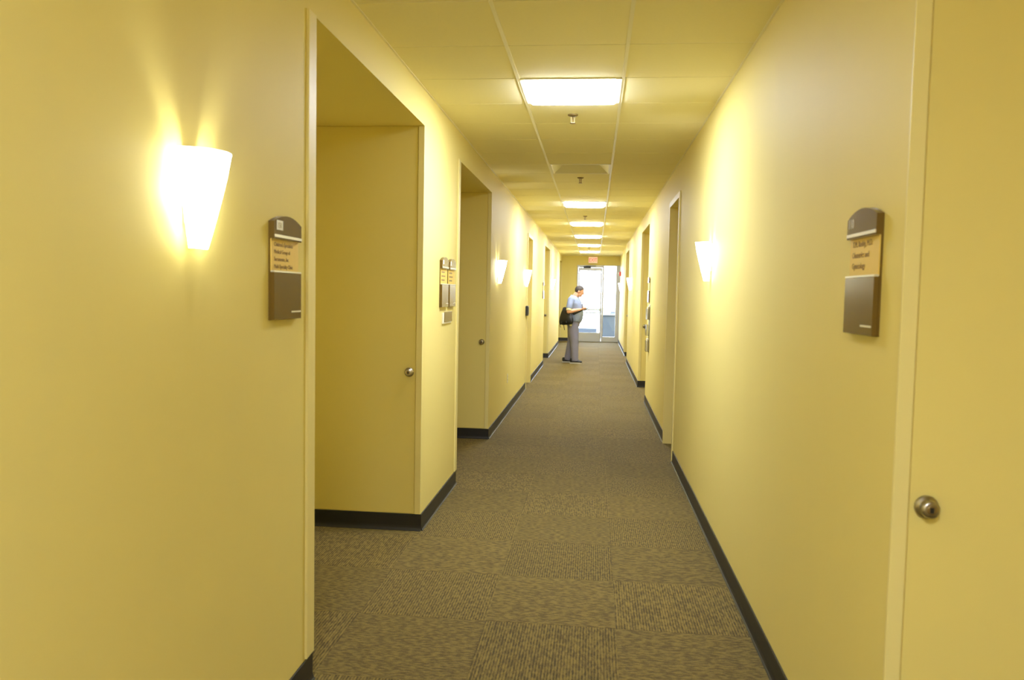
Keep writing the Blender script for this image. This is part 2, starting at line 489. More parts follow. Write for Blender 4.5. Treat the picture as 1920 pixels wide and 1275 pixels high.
# ------------------------------------------------------------------ glass exit door and sidelight
YE = Y_END
d = empty('door_10', ((-0.575+0.235)/2, YE, 0))
tag(d, 'aluminium framed glass exit door with push bar at the corridor end', 'door', kind='structure')
ox = (-0.575+0.235)/2
def part(name, x0, x1, z0, z1, y0, y1, m, parent, bev=0.003):
    return link(name, tomesh(name, bbox(x0-ox, x1-ox, y0, y1, z0, z1, bev=bev)), m, parent)
part('frame_post', -0.585, -0.545, 0, 2.49, -0.02, 0.10, M['alu'], d)
part('frame_head', -0.545, 0.235, 2.415, 2.49, -0.02, 0.10, M['alu'], d)
leaf = part('door_stile', -0.540, -0.495, 0.012, 2.41, 0.01, 0.055, M['alu'], d)
part('door_stile', 0.185, 0.230, 0.012, 2.41, 0.01, 0.055, M['alu'], d)
part('top_rail', -0.495, 0.185, 2.315, 2.41, 0.01, 0.055, M['alu'], d)
part('bottom_rail', -0.495, 0.185, 0.012, 0.295, 0.01, 0.055, M['alu'], d)
part('mid_rail', -0.495, 0.185, 0.925, 0.955, 0.01, 0.055, M['alu'], d)
part('glass_pane', -0.495, 0.185, 0.955, 2.315, 0.029, 0.035, M['glass'], d, 0)
part('glass_pane', -0.495, 0.185, 0.295, 0.925, 0.029, 0.035, M['glass'], d, 0)
pb = part('push_bar', -0.50, 0.16, 1.028, 1.062, -0.055, -0.030, M['alu'], d, 0.006)
for x in (-0.51, 0.18):
    part('bar_bracket', x-0.02, x+0.03, 0.995, 1.085, -0.06, 0.012, M['alu'], pb, 0.004)
cl = part('door_closer', -0.375, -0.145, 2.40, 2.455, -0.075, -0.02, M['dark'], d, 0.006)
part('closer_arm', -0.30, 0.02, 2.458, 2.468, -0.11, -0.06, M['dark'], cl, 0.002)
part('threshold', -0.585, 0.235, 0.0, 0.012, -0.03, 0.10, M['alu'], d, 0.002)
ox = 0.53
wn = empty('window_1', (ox, YE, 0))
tag(wn, 'tall narrow glass sidelight right of the exit door', 'window', kind='structure')
part('frame_post', 0.235, 0.290, 0, 2.49, -0.02, 0.10, M['alu'], wn)
part('frame_post', 0.685, 0.80, 0, 2.49, -0.02, 0.10, M['alu'], wn)
part('frame_head', 0.290, 0.685, 2.47, 2.49, -0.02, 0.10, M['alu'], wn, 0.001)
part('frame_sill', 0.290, 0.685, 0.0, 0.165, -0.02, 0.10, M['alu'], wn)
pane = part('glass_pane', 0.290, 0.685, 0.165, 2.47, 0.029, 0.035, M['glass'], wn, 0)
st = part('door_sticker', 0.43, 0.535, 1.535, 1.565, 0.026, 0.0288, M['dark'], pane, 0)
st['label'] = 'small dark strip stuck on the glass'

# ------------------------------------------------------------------ outside
g = obox('ground', (-12, 12, YE+0.121, 31.2, -0.35, -0.02), M['concrete'])
tag(g, 'pale concrete terrace outside the exit door', 'ground', kind='structure')
g2 = obox('ground', (-60, 60, 31.2, 160, -1.0, -0.65), M['concrete'])
tag(g2, 'pale parking lot below the terrace', 'ground', kind='structure')
wall = empty('parapet_wall', (1.05, 28.3, -0.02))
tag(wall, 'low blue grey planter wall outside the narrow sidelight', 'low wall')
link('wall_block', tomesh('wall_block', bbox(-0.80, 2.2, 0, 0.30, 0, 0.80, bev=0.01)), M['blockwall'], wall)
link('wall_cap', tomesh('wall_cap', bbox(-0.83, 2.23, -0.03, 0.33, 0.80, 0.85, bev=0.008)), M['rail'], wall)
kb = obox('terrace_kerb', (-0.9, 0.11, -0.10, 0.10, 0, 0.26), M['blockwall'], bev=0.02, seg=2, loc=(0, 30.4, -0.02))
tag(kb, 'low grey kerb outside seen through the bottom of the exit door', 'kerb')
# parked car on the lower lot, seen from behind over the planter
car = empty('car', (1.25, 36.4, -0.65), HALF)
tag(car, 'white car parked outside, seen through the narrow sidelight', 'car')
bm = bmesh.new()
prism(bm, [(-2.2, .22), (2.15, .22), (2.22, .50), (2.10, .72), (1.25, .92), (-1.75, .95), (-2.15, .85), (-2.25, .45)], -0.85, 0.85, lambda a, b, c: (a, c, b))
bmesh.ops.bevel(bm, geom=bm.edges[:], offset=0.05, segments=2, affect='EDGES')
cb = link('car_body', tomesh('car_body', bm, True), M['white'], car)
bm = bmesh.new()
lo = [(-1.65, -.76, .93), (1.15, -.76, .93), (1.15, .76, .93), (-1.65, .76, .93)]
hi = [(-1.10, -.60, 1.40), (0.35, -.60, 1.42), (0.35, .60, 1.42), (-1.10, .60, 1.40)]
lv = [bm.verts.new(p) for p in lo]; hv = [bm.verts.new(p) for p in hi]
bm.faces.new(lv[::-1]); bm.faces.new(hv)
for i in range(4): bm.faces.new((lv[i], lv[(i+1) % 4], hv[(i+1) % 4], hv[i]))
bmesh.ops.bevel(bm, geom=bm.edges[:], offset=0.06, segments=2, affect='EDGES')
link('cabin_glass', tomesh('cabin_glass', bm, True), M['rail'], car)
link('roof_panel', tomesh('roof_panel', bbox(-1.02, 0.28, -.52, .52, 1.40, 1.435, bev=0.012)), M['rail'], car)
for x_ in (-1.4, 1.35):
    for y_ in (-0.78, 0.58):
        wh = link('wheel', tomesh('wheel', lathe([(.24, 0), (.31, .02), (.31, .18), (.24, .20)], 24)), M['black'], car, loc=(x_, y_, .31))
        link('hub_cap', tomesh('hub_cap', lathe([(.17, -.01), (.17, .21)], 16)), M['silver'], wh)
bm = bmesh.new()
prev = None
for i in range(25):
    x = -30 + i*2.6
    hgt = 0.55 + 0.5*math.sin(i*0.9)*0.35 + 0.45*math.exp(-((x-4)/7)**2)
    ring = [bm.verts.new((x, 0, -1)), bm.verts.new((x, 1.5, hgt)), bm.verts.new((x, 9, hgt*0.8)), bm.verts.new((x, 12, -1))]
    if prev:
        for k in range(3): bm.faces.new((prev[k], ring[k], ring[k+1], prev[k+1]))
    prev = ring
hill = link('hill', tomesh('hill', bm, True), M['hedge'], loc=(0, 95, -0.8))
tag(hill, 'low hazy green rise beyond the terrace outside', 'hill', kind='structure')

# ------------------------------------------------------------------ ceiling troffers, diffusers, sprinklers
def make_troffer():
    t = empty('ceiling_light', (0, 0, CEIL))
    h = T/2 - 0.006
    bm = bmesh.new()
    for a in (-1, 1):
        box(bm, min(a*h, a*(h-0.022)), max(a*h, a*(h-0.022)), -h, h, -0.006, 0.07)
        box(bm, -h+0.022, h-0.022, min(a*h, a*(h-0.022)), max(a*h, a*(h-0.022)), -0.006, 0.07)
    link('frame', tomesh('frame', bm), M['tee'], t)
    # shallow drop lens
    bm = bmesh.new(); q = h-0.022
    rings = []
    for s, z in ((1.0, 0.0), (0.985, -0.010), (0.94, -0.020), (0.84, -0.027)):
        rings.append([bm.verts.new((x*q*s, y*q*s, z)) for x, y in ((-1,-1),(1,-1),(1,1),(-1,1))])
    for a, b in zip(rings, rings[1:]):
        for i in range(4): bm.faces.new((a[i], a[(i+1) % 4], b[(i+1) % 4], b[i]))
    bm.faces.new(rings[-1])
    top = [bm.verts.new((x*q, y*q, 0.06)) for x, y in ((-1,-1),(1,-1),(1,1),(-1,1))]
    for i in range(4): bm.faces.new((top[i], top[(i+1) % 4], rings[0][(i+1) % 4], rings[0][i]))
    bm.faces.new(top)
    link('lens', tomesh('lens', bm), M['lens'], t)
    return t
tro = make_troffer()
gx = (GRID_X0+GRID_X1)/2
ords = {-10: 'added unseen ceiling light panel far behind the viewer, brightening the near walls', -7: 'added unseen ceiling light panel just behind the viewer, brightening the near walls', 2: 'largest and nearest square lit ceiling light panel',
        12: 'second nearest lit ceiling panel, just past the air diffuser', 17: 'third nearest lit ceiling panel along the corridor',
        22: 'fourth nearest lit ceiling panel along the corridor', 27: 'lit ceiling panel second from the exit sign',
        32: 'lit ceiling panel closest to the exit sign'}
for k, n in enumerate(LIGHT_ROWS):
    loc = (gx, GRID_Y0 + (n+0.5)*T, CEIL)
    if k == 0: o = tro; o.location = loc
    else: o = copy_tree(tro, loc, 0)
    tag(o, ords[n], 'ceiling light', 'square ceiling light panels')

def make_diffuser():
    t = empty('air_diffuser', (0, 0, CEIL))
    h = T/2 - 0.006
    def ring_cone(name, s0, z0, s1, z1):
        bm = bmesh.new()
        a = [bm.verts.new((x*s0, y*s0, z0)) for x, y in ((-1,-1),(1,-1),(1,1),(-1,1))]
        b = [bm.verts.new((x*s1, y*s1, z1)) for x, y in ((-1,-1),(1,-1),(1,1),(-1,1))]
        c = [bm.verts.new((x*s0, y*s0, z0+0.002)) for x, y in ((-1,-1),(1,-1),(1,1),(-1,1))]
        e = [bm.verts.new((x*s1, y*s1, z1+0.002)) for x, y in ((-1,-1),(1,-1),(1,1),(-1,1))]
        for i in range(4):
            j = (i+1) % 4
            bm.faces.new((a[i], a[j], b[j], b[i])); bm.faces.new((c[i], e[i], e[j], c[j]))
            bm.faces.new((a[i], c[i], c[j], a[j])); bm.faces.new((b[i], b[j], e[j], e[i]))
        return link(name, tomesh(name, bm), M['tee'], t)
    ring_cone('frame', h, -0.001, h-0.02, -0.001)
    ring_cone('cone', h-0.02, -0.001, 0.165, 0.088)
    ring_cone('vane', 0.150, 0.070, 0.115, 0.088)
    ring_cone('vane', 0.095, 0.070, 0.060, 0.088)
    link('core_plate', tomesh('core_plate', bbox(-0.045, 0.045, -0.045, 0.045, 0.072, 0.075)), M['tee'], t)
    link('duct_neck', tomesh('duct_neck', bbox(-0.165, 0.165, -0.165, 0.165, 0.088, 0.097)), M['plenum'], t)
    return t
df = make_diffuser()
for k, n in enumerate(VENT_ROWS):
    loc = (gx, GRID_Y0 + (n+0.5)*T, CEIL)
    o = df if k == 0 else copy_tree(df, loc, 0)
    o.location = loc
    tag(o, ['square air diffuser in the ceiling above the viewer', 'square metal air diffuser in ceiling between the first two lights'][k], 'air diffuser', 'ceiling air diffusers')

def make_sprinkler():
    t = empty('fire_sprinkler', (0, 0, CEIL))
    link('escutcheon', tomesh('escutcheon', lathe([(0.036, 0.0), (0.035, -0.006), (0.024, -0.012), (0.014, -0.014)], 20, 'z')), M['brass'], t, smooth=True)
    bm = bbox(-0.014, -0.009, -0.003, 0.003, -0.052, -0.012)
    box(bm, 0.009, 0.014, -0.003, 0.003, -0.052, -0.012)
    box(bm, -0.014, 0.014, -0.003, 0.003, -0.056, -0.052)
    link('yoke', tomesh('yoke', bm), M['brass'], t)
    link('bulb', tomesh('bulb', lathe([(0.002, -0.014), (0.004, -0.022), (0.004, -0.044), (0.002, -0.052)], 10, 'z')), M['brass'], t)
    link('deflector', tomesh('deflector', lathe([(0.006, -0.056), (0.020, -0.058), (0.020, -0.060), (0.006, -0.060)], 16, 'z')), M['brass'], t)
    return t
sp = make_sprinkler()
for k, (y, label) in enumerate(((5.60, 'brass fire sprinkler just behind the nearest ceiling light'), (8.58, 'brass fire sprinkler just behind the air diffuser'),
                                (12.75, 'small fire sprinkler before the third ceiling light'), (17.0, 'small fire sprinkler above the man'),
                                (21.4, 'tiny fire sprinkler between the last two ceiling lights'))):
    o = sp if k == 0 else copy_tree(sp, (0, 0, 0), 0)
    o.location = (-0.182, y, CEIL)
    tag(o, label, 'sprinkler', 'ceiling fire sprinklers')

# ------------------------------------------------------------------ wall sconces
def make_sconce():
    t = empty('wall_sconce', (0, 0, 0))
    # back plate
    link('back_plate', tomesh('back_plate', bbox(-0.035, 0.035, -0.010, 0.0, -0.065, 0.065, bev=0.003)), M['white'], t)
    link('lamp_holder', tomesh('lamp_holder', lathe([(0.014, -0.03), (0.014, 0.01)], 16, 'z')), M['white'], t, loc=(0, -0.038, -0.03))
    link('arm', tomesh('arm', bbox(-0.008, 0.008, -0.04, -0.009, -0.03, -0.015)), M['white'], t)
    b = link('bulb', tomesh('bulb', lathe([(0.008, -0.025), (0.017, -0.01), (0.018, 0.02), (0.012, 0.045), (0.004, 0.05)], 14, 'z')), M['bulb'], t, loc=(0, -0.040, 0.008), smooth=True)
    link('uplight_splitter', tomesh('uplight_splitter', bbox(-0.030, 0.030, -0.085, -0.001, 0.116, 0.119)), M['white'], t)  # added plate that blocks the middle of the uplight, leaving two lobes
    # half-round tapering opal glass, open at top, small opening below, standing off the wall
    bm = bmesh.new()
    n = 18; th = 0.004
    rows = []
    levels = [(-0.128, 0.036, 0.046), (-0.10, 0.044, 0.054), (-0.05, 0.056, 0.068), (0.0, 0.067, 0.081), (0.06, 0.079, 0.096), (0.125, 0.090, 0.108)]
    off = 0.017
    for z, hw, dp in levels:
        out, inn = [], []
        for i in range(n+1):
            a = math.pi*i/n
            out.append(bm.verts.new((hw*math.cos(a), -off - (dp-off)*math.sin(a), z)))
            inn.append(bm.verts.new(((hw-th)*math.cos(a), -off - (dp-off-th)*math.sin(a), z)))
        rows.append((out, inn))
    for (o1, i1), (o2, i2) in zip(rows, rows[1:]):
        for i in range(n):
            bm.faces.new((o1[i], o1[i+1], o2[i+1], o2[i])); bm.faces.new((i1[i], i2[i], i2[i+1], i1[i+1])).material_index = 1
        for e in (0, n): bm.faces.new((o1[e], i1[e], i2[e], o2[e]))
    for o1, i1 in (rows[0], rows[-1]):
        for i in range(n): bm.faces.new((o1[i], o1[i+1], i1[i+1], i1[i]))
    sh_me = tomesh('glass_shade', bm, True); sh_me.materials.append(M['shade']); sh_me.materials.append(M['white'])
    link('glass_shade', sh_me, None, t)
    return t
sc = make_sconce()
SZ = 1.772
SCONCES = [(XL, 2.02, LEFT, 'large lit cone sconce on the near left wall beside the brown sign'),
           (XL, 8.72, LEFT, 'lit cone sconce on the left wall just past the second alcove'),
           (XL, 12.20, LEFT, 'lit cone sconce on the left wall above the black wall box'),
           (XL, 19.65, LEFT, 'lit cone sconce on the left wall just past the third alcove'),
           (XR, 5.33, RIGHT, 'lit cone sconce on the near right wall before the framed door'),
           (XR, 16.6, RIGHT, 'lit cone sconce on the right wall between the two far alcoves'),
           (XR2, 23.8, RIGHT, 'lit cone sconce on the right wall beside the exit'),
           (XL, -0.75, LEFT, 'added unseen cone sconce on the left wall beside the viewer, lighting the near door'),  # unseen sconce added to light the near right door
           (XR, -3.6, RIGHT, 'lit cone sconce on the right wall behind the viewer')]
for k, (x, y, rz, label) in enumerate(SCONCES):
    o = sc if k == 0 else copy_tree(sc, (0, 0, 0), 0)
    o.location = (x, y, SZ); o.rotation_euler = (0, 0, rz)
    tag(o, label, 'wall lamp', 'cone wall sconces')

# ------------------------------------------------------------------ lettering
def text_mesh(name, lines, size, m, parent, x, y, z, gap, align='LEFT', squeeze=1.0):
    cu = bpy.data.curves.new(name, 'FONT')
    cu.body = '\n'.join(lines); cu.size = size; cu.space_line = gap/size; cu.align_x = align; cu.extrude = 0.0004
    cu.resolution_u = 3
    tmp = bpy.data.objects.new(name, cu); C.objects.link(tmp)
    bpy.context.view_layer.update()
    me = bpy.data.meshes.new_from_object(tmp.evaluated_get(bpy.context.evaluated_depsgraph_get()))
    bpy.data.objects.remove(tmp, do_unlink=True)
    for v in me.vertices: v.co = Vector((v.co.x*squeeze, -v.co.z, v.co.y))
    me.materials.clear(); me.materials.append(m)
    return link(name, me, None, parent, loc=(x, y, z))

# ------------------------------------------------------------------ door signs (built facing -y, width 0.245, height 0.36)
def make_sign(number, lines, boxed=False):
    t = empty('door_sign', (0, 0, 0))
    w, bot, top, rise = 0.122, -0.175, 0.155, 0.025
    def arc(x): return top + rise*(1-(x/w)**2)
    bm = bmesh.new()
    pts = [(-w, bot), (w, bot)] + [(w - 2*w*i/12, arc(w - 2*w*i/12)) for i in range(13)]
    prism(bm, pts, -0.006, 0.0, lambda a, b, c: (a, c, b))
    link('back_plate', tomesh('back_plate', bm), M['bronze'], t)
    bm = bmesh.new()
    pts = [(-w, 0.098), (w, 0.098)] + [(w - 2*w*i/12, arc(w - 2*w*i/12)-0.0005) for i in range(13)]
    prism(bm, pts, -0.020, -0.006, lambda a, b, c: (a, c, b))
    hp = link('header_panel', tomesh('header_panel', bm), M['bronze'], t)
    link('silver_bar', tomesh('silver_bar', bbox(-w+0.004, w, -0.0225, -0.020, 0.103, 0.112)), M['silver'], hp)
    if number is None:      # too far away to read: only the pale patch shows
        link('number_plate', tomesh('number_plate', bbox(-0.100, -0.062, -0.0212, -0.020, 0.128, 0.158)), M['paint_white'], hp)
    elif boxed:
        nb = link('number_plate', tomesh('number_plate', bbox(-0.100, -0.050, -0.0212, -0.020, 0.128, 0.160)), M['paint_white'], hp)
        text_mesh('number', [number], 0.026, M['steel'], nb, -0.097, -0.0214, 0.1345, 0.02, squeeze=0.9)
    else:
        text_mesh('number', [number], 0.038, M['paint_white'], hp, -0.108, -0.0206, 0.129, 0.02, squeeze=0.8)
    ins = link('gold_insert', tomesh('gold_insert', bbox(-w+0.002, w-0.002, -0.009, -0.006, -0.012, 0.098)), M['gold'], t)
    if isinstance(lines, int):
        for q in range(lines):
            link('print_line', tomesh('print_line', bbox(-0.098, 0.02+0.022*(q % 2), -0.0096, -0.009, 0.068-q*0.028, 0.078-q*0.028)), M['ink'], ins)
    elif lines:
        text_mesh('lettering', lines, 0.0195 if len(lines) > 3 else 0.0235, M['ink'], ins, -0.098, -0.0096, 0.074, 0.0248 if len(lines) > 3 else 0.031)
    lp = link('lower_panel', tomesh('lower_panel', bbox(-w, w, -0.020, -0.006, bot+0.0005, -0.014, bev=0.001)), M['bronze'], t)
    link('silver_edge', tomesh('silver_edge', bbox(-w, w, -0.0203, -0.008, -0.0139, -0.0085)), M['silver'], lp)
    link('silver_dash', tomesh('silver_dash', bbox(0.030, w-0.006, -0.0212, -0.020, -0.152, -0.1465)), M['silver'], lp)
    return t
s = make_sign('150', ["Children's Specialists", 'Medical Group of', 'Sacramento, Inc.', 'Multi-Specialty Clinic'], True)
s.location = (XL, 2.655, 1.610); s.rotation_euler = (0, 0, LEFT)
tag(s, 'brown and gold arched door sign on near left wall beside the sconce', 'sign', 'arched door signs')
s = make_sign('110', ['T.M. Reddy, M.D.', 'Obstetrics and', 'Gynecology'])
s.location = (XR, 2.322, 1.618); s.rotation_euler = (0, 0, RIGHT)
tag(s, 'brown and gold arched door sign on near right wall beside the door', 'sign', 'arched door signs')
for y, label in ((5.565, 'left one of two arched signs side by side between the first alcoves'), (5.86, 'right one of two arched signs side by side between the first alcoves')):
    s = make_sign(None, 3)
    s.location = (XL, y, 1.606); s.rotation_euler = (0, 0, LEFT)
    tag(s, label, 'sign', 'arched door signs')
s = make_sign(None, 0); s.location = (XL, 16.55, 1.61); s.rotation_euler = (0, 0, LEFT)
tag(s, 'arched sign on the left wall before the alcove beside the man', 'sign', 'arched door signs')
s = make_sign(None, 0); s.location = (XR, 11.15, 1.62); s.rotation_euler = (0, 0, RIGHT)
tag(s, 'arched sign on the right wall above the leaflet rack', 'sign', 'arched door signs')

# small plate under the paired signs
t = empty('name_plate', (XL, 5.71, 1.356), LEFT)
tag(t, 'small dark name plate under the paired arched signs', 'plate')
link('holder', tomesh('holder', bbox(-0.165, 0.150, -0.012, 0.0, -0.045, 0.034, bev=0.002)), M['ivory'], t)
link('dark_insert', tomesh('dark_insert', bbox(-0.135, 0.165, -0.0155, -0.012, -0.034, 0.040, bev=0.001)), M['bronze'], t)

# black wall box below the third sconce
t = empty('card_reader', (XL, 12.52, 1.263), LEFT)
tag(t, 'small black card reader box on the left wall before the framed door', 'card reader')
link('housing', tomesh('housing', bbox(-0.085, 0.085, -0.04, 0.0, -0.078, 0.078, bev=0.006, seg=2)), M['black'], t)
link('face_plate', tomesh('face_plate', bbox(-0.066, 0.066, -0.0425, -0.04, -0.055, 0.06, bev=0.001)), M['dark'], t)

# duplex outlet
t = empty('wall_outlet', (XL, 9.94, 0.455), LEFT)
tag(t, 'ivory electrical outlet low on the left wall', 'outlet')
pl = link('cover_plate', tomesh('cover_plate', bbox(-0.036, 0.036, -0.006, 0.0, -0.058, 0.058, bev=0.002)), M['ivory'], t)
for z in (-0.02, 0.02):
    so = link('socket', tomesh('socket', bbox(-0.017, 0.017, -0.0075, -0.006, z-0.013, z+0.013, bev=0.0006)), M['ivory'], t)
    for x in (-0.006, 0.006):
        link('slot', tomesh('slot', bbox(x-0.001, x+0.001, -0.0080, -0.0074, z-0.004, z+0.006)), M['dark'], so)

# leaflet rack: clear acrylic, three pockets
t = empty('leaflet_rack', (XR, 11.02, 1.09), RIGHT)
tag(t, 'tall clear leaflet rack on the right wall under an arched sign', 'leaflet rack')
link('back_panel', tomesh('back_panel', bbox(-0.13, 0.13, -0.005, 0.0, -0.33, 0.33)), M['acrylic'], t)
for z in (-0.32, -0.10, 0.12):
    bm = bbox(-0.13, 0.13, -0.045, -0.041, z, z+0.15)
    box(bm, -0.13, 0.13, -0.041, -0.005, z, z+0.004)
    box(bm, -0.13, -0.126, -0.041, -0.005, z+0.004, z+0.15)
    box(bm, 0.126, 0.13, -0.041, -0.005, z+0.004, z+0.15)
    link('pocket', tomesh('pocket', bm), M['acrylic'], t)
for k, z in enumerate((-0.315, 0.125)):
    o = link('leaflet_stack', tomesh('leaflet_stack', bbox(-0.10, 0.10, -0.03, -0.007, z, z+0.17)), M['paper'], loc=(XR, 11.02, 1.09), rot=(0, 0, RIGHT))
    tag(o, ('pale leaflets in the lowest pocket of the clear rack', 'pale leaflets in the top pocket of the clear rack')[k], 'leaflets')

# exit sign on the end wall
t = empty('exit_sign', (-0.078, Y_END, 2.66))
tag(t, 'glowing red exit sign above the glass door', 'exit sign')
link('housing', tomesh('housing', bbox(-0.15, 0.15, -0.05, 0.0, -0.105, 0.105, bev=0.006)), M['white'], t)
link('face', tomesh('face', bbox(-0.14, 0.14, -0.054, -0.05, -0.095, 0.095, bev=0.001)), M['exit_face'], t)
text_mesh('lettering', ['EXIT'], 0.165, M['exit_letter'], t, 0.0, -0.0548, -0.06, 0.1, 'CENTER', 0.78)

# fire alarm horn strobe by the exit
t = empty('fire_alarm', (XR2, 25.0, 2.20), RIGHT)
tag(t, 'red fire alarm strobe high on the right wall by the exit', 'fire alarm')
link('housing', tomesh('housing', bbox(-0.06, 0.06, -0.05, 0.0, -0.065, 0.065, bev=0.006)), M['red'], t)
link('strobe_lens', tomesh('strobe_lens', bbox(-0.045, 0.045, -0.085, -0.05, 0.0, 0.045, bev=0.008, seg=2)), M['white'], t)
link('lettering_plate', tomesh('lettering_plate', bbox(-0.045, 0.045, -0.052, -0.05, -0.05, -0.01)), M['white'], t)

# ------------------------------------------------------------------ the man in scrubs
def loft(bm, pts, rad, side=(0, 1, 0), seg=14):
    pts = [Vector(p) for p in pts]
    rings = []
    for i, p in enumerate(pts):
        t = (pts[min(i+1, len(pts)-1)] - pts[max(i-1, 0)]).normalized()
        s_ = Vector(side); s_ = s_ - t*s_.dot(t)
        if s_.length < 1e-4: s_ = t.orthogonal()
        s_.normalize(); n_ = t.cross(s_)
        a, b = rad[i] if isinstance(rad[i], tuple) else (rad[i], rad[i])
        rings.append([bm.verts.new(p + n_*a*math.cos(2*math.pi*k/seg) + s_*b*math.sin(2*math.pi*k/seg)) for k in range(seg)])
    for u, v in zip(rings, rings[1:]):
        for k in range(seg): bm.faces.new((u[k], u[(k+1) % seg], v[(k+1) % seg], v[k]))
    bm.faces.new(rings[0][::-1]); bm.faces.new(rings[-1])

def ball(bm, c, r, mtx=None):
    m_ = Matrix.Translation(c) @ Matrix.Diagonal((*r, 1))
    if mtx is not None: m_ = mtx @ m_
    bmesh.ops.create_uvsphere(bm, u_segments=20, v_segments=14, radius=1.0, matrix=m_)

def fuse(name, bm, voxel, smooth=4, factor=0.5):
    """weld overlapping closed shapes into one continuous skin"""
    me = tomesh(name, bm)
    tmp = bpy.data.objects.new(name, me); C.objects.link(tmp)
    r = tmp.modifiers.new('remesh', 'REMESH'); r.mode = 'VOXEL'; r.voxel_size = voxel
    sm = tmp.modifiers.new('smooth', 'SMOOTH'); sm.factor = factor; sm.iterations = smooth
    bpy.context.view_layer.update()
    out = bpy.data.meshes.new_from_object(tmp.evaluated_get(bpy.context.evaluated_depsgraph_get()))
    bpy.data.objects.remove(tmp, do_unlink=True)
    out.name = name
    for p in out.polygons: p.use_smooth = True
    return out

PM = dict(
    skin=mat('skin', (0.66, 0.36, 0.235), 0.5, 0.4, var=0.08, vscale=30),
    hair=mat('short_dark_hair', (0.060, 0.048, 0.040), 0.6, 0.3, bump=0.8, bscale=160),
    top=mat('light_blue_scrub_cotton', (0.25, 0.30, 0.47), 0.85, 0.2, bump=0.3, bscale=7, var=0.06, vscale=9, bdist=0.05),
    pants=mat('grey_scrub_cotton', (0.225, 0.222, 0.315), 0.85, 0.2, bump=0.35, bscale=6, var=0.08, vscale=8, bdist=0.06),
    band=mat('cream_sleeve_band', (0.82, 0.78, 0.55), 0.85, 0.2),
    bag=mat('black_nylon', (0.010, 0.010, 0.012), 0.55, 0.4, bump=0.4, bscale=40),
    shoe=mat('black_shoe_leather', (0.02, 0.02, 0.022), 0.45, 0.4),
    sole=mat('pale_shoe_sole', (0.55, 0.53, 0.48), 0.7),
    tagp=mat('pale_tag_plastic', (0.82, 0.80, 0.50), 0.45),
    eye=mat('eye_white', (0.8, 0.78, 0.75), 0.3), iris=mat('iris', (0.05, 0.03, 0.02), 0.3),
    screen=mat('phone_glass', (0.03, 0.032, 0.038), 0.15),
)
MX, MY = -0.43, 17.65
HEADM = Matrix.Translation((0.092, 0, 1.607)) @ Matrix.Rotation(math.radians(22), 4, 'Y')

bm = bmesh.new()
# trunk, neck
loft(bm, [(-.03,0,.84), (-.02,0,.95), (0,0,1.08), (-.005,0,1.22), (-.015,0,1.34), (-.03,0,1.42), (-.03,0,1.47)],
     [(.12,.15), (.14,.175), (.165,.175), (.15,.175), (.13,.185), (.10,.165), (.07,.10)])
loft(bm, [(-.035,0,1.42), (0.0,0,1.49), (.045,0,1.56)], [.072, .062, .060])
# head
ball(bm, (-.005, 0, .025), (.098, .077, .096), HEADM)
ball(bm, (.028, 0, -.055), (.064, .057, .066), HEADM)
ball(bm, (.045, 0, -.010), (.052, .058, .060), HEADM)
def hp_(*p): return HEADM @ Vector(p)
loft(bm, [hp_(.088,0,.022), hp_(.104,0,-.006), hp_(.112,0,-.026), hp_(.092,0,-.036)], [.011, .013, .016, .012])
ball(bm, (.080, 0, -.062), (.016, .024, .011), HEADM)
ball(bm, (.074, 0, -.096), (.020, .026, .018), HEADM)
for s_ in (-1, 1):
    ball(bm, (.078, s_*.030, .028), (.014, .022, .008), HEADM)
    ball(bm, (-.008, s_*.079, -.010), (.018, .008, .031), HEADM)
# arms
def arm(sh, el, wr, s_):
    sh, el, wr = Vector(sh), Vector(el), Vector(wr)
    loft(bm, [sh, sh.lerp(el, .35), sh.lerp(el, .8), el], [.062, .056, .047, .043])
    ball(bm, el, (.044, .044, .044))
    loft(bm, [el, el.lerp(wr, .3), el.lerp(wr, .75), wr], [.044, .046, .034, .027])
arm((-.085,-.19,1.42), (-.13,-.275,1.155), (.125,-.175,1.207), -1)
arm((-.03,.19,1.42), (-.01,.285,1.16), (.165,.135,1.190), 1)
def hand(wr, d, nrm, curl, thumb_side):
    """palm along d, its back facing nrm, four curled fingers and a thumb leaving the side of the palm"""
    wr, d, nrm = Vector(wr), Vector(d).normalized(), Vector(nrm).normalized()
    nrm = (nrm - d*nrm.dot(d)).normalized(); sd = d.cross(nrm).normalized()*thumb_side
    loft(bm, [wr, wr+d*.035, wr+d*.075, wr+d*.092], [(.020,.026), (.016,.036), (.015,.041), (.012,.039)], side=sd, seg=12)
    for k, (off, ln) in enumerate(((.030, .074), (.010, .082), (-.010, .077), (-.029, .062))):
        p = wr + d*.082 + sd*off; q = d.copy(); pts = [p]
        for j, frac in enumerate((.45, .32, .23)):
            q = (Matrix.Rotation(-curl[j]*thumb_side, 3, sd) @ q).normalized()
            p = p + q*ln*frac; pts.append(p)
        loft(bm, pts, [.0095, .009, .0085, .0072], side=sd, seg=8)
    b0 = wr + d*.028 + sd*.030
    loft(bm, [b0 - sd*.008, b0 + d*.024 + sd*.018, b0 + d*.052 + sd*.016 - nrm*.008, b0 + d*.074 + sd*.008 - nrm*.010], [.014, .0125, .011, .009], side=nrm, seg=8)
hand((.125,-.175,1.207), (.085,.105,.012), (.1,-.55,-.8), (.5,.7,.5), -1)
hand((.165,.135,1.190), (.075,-.095,.012), (.3,.3,-.9), (.5,.7,.5), 1)
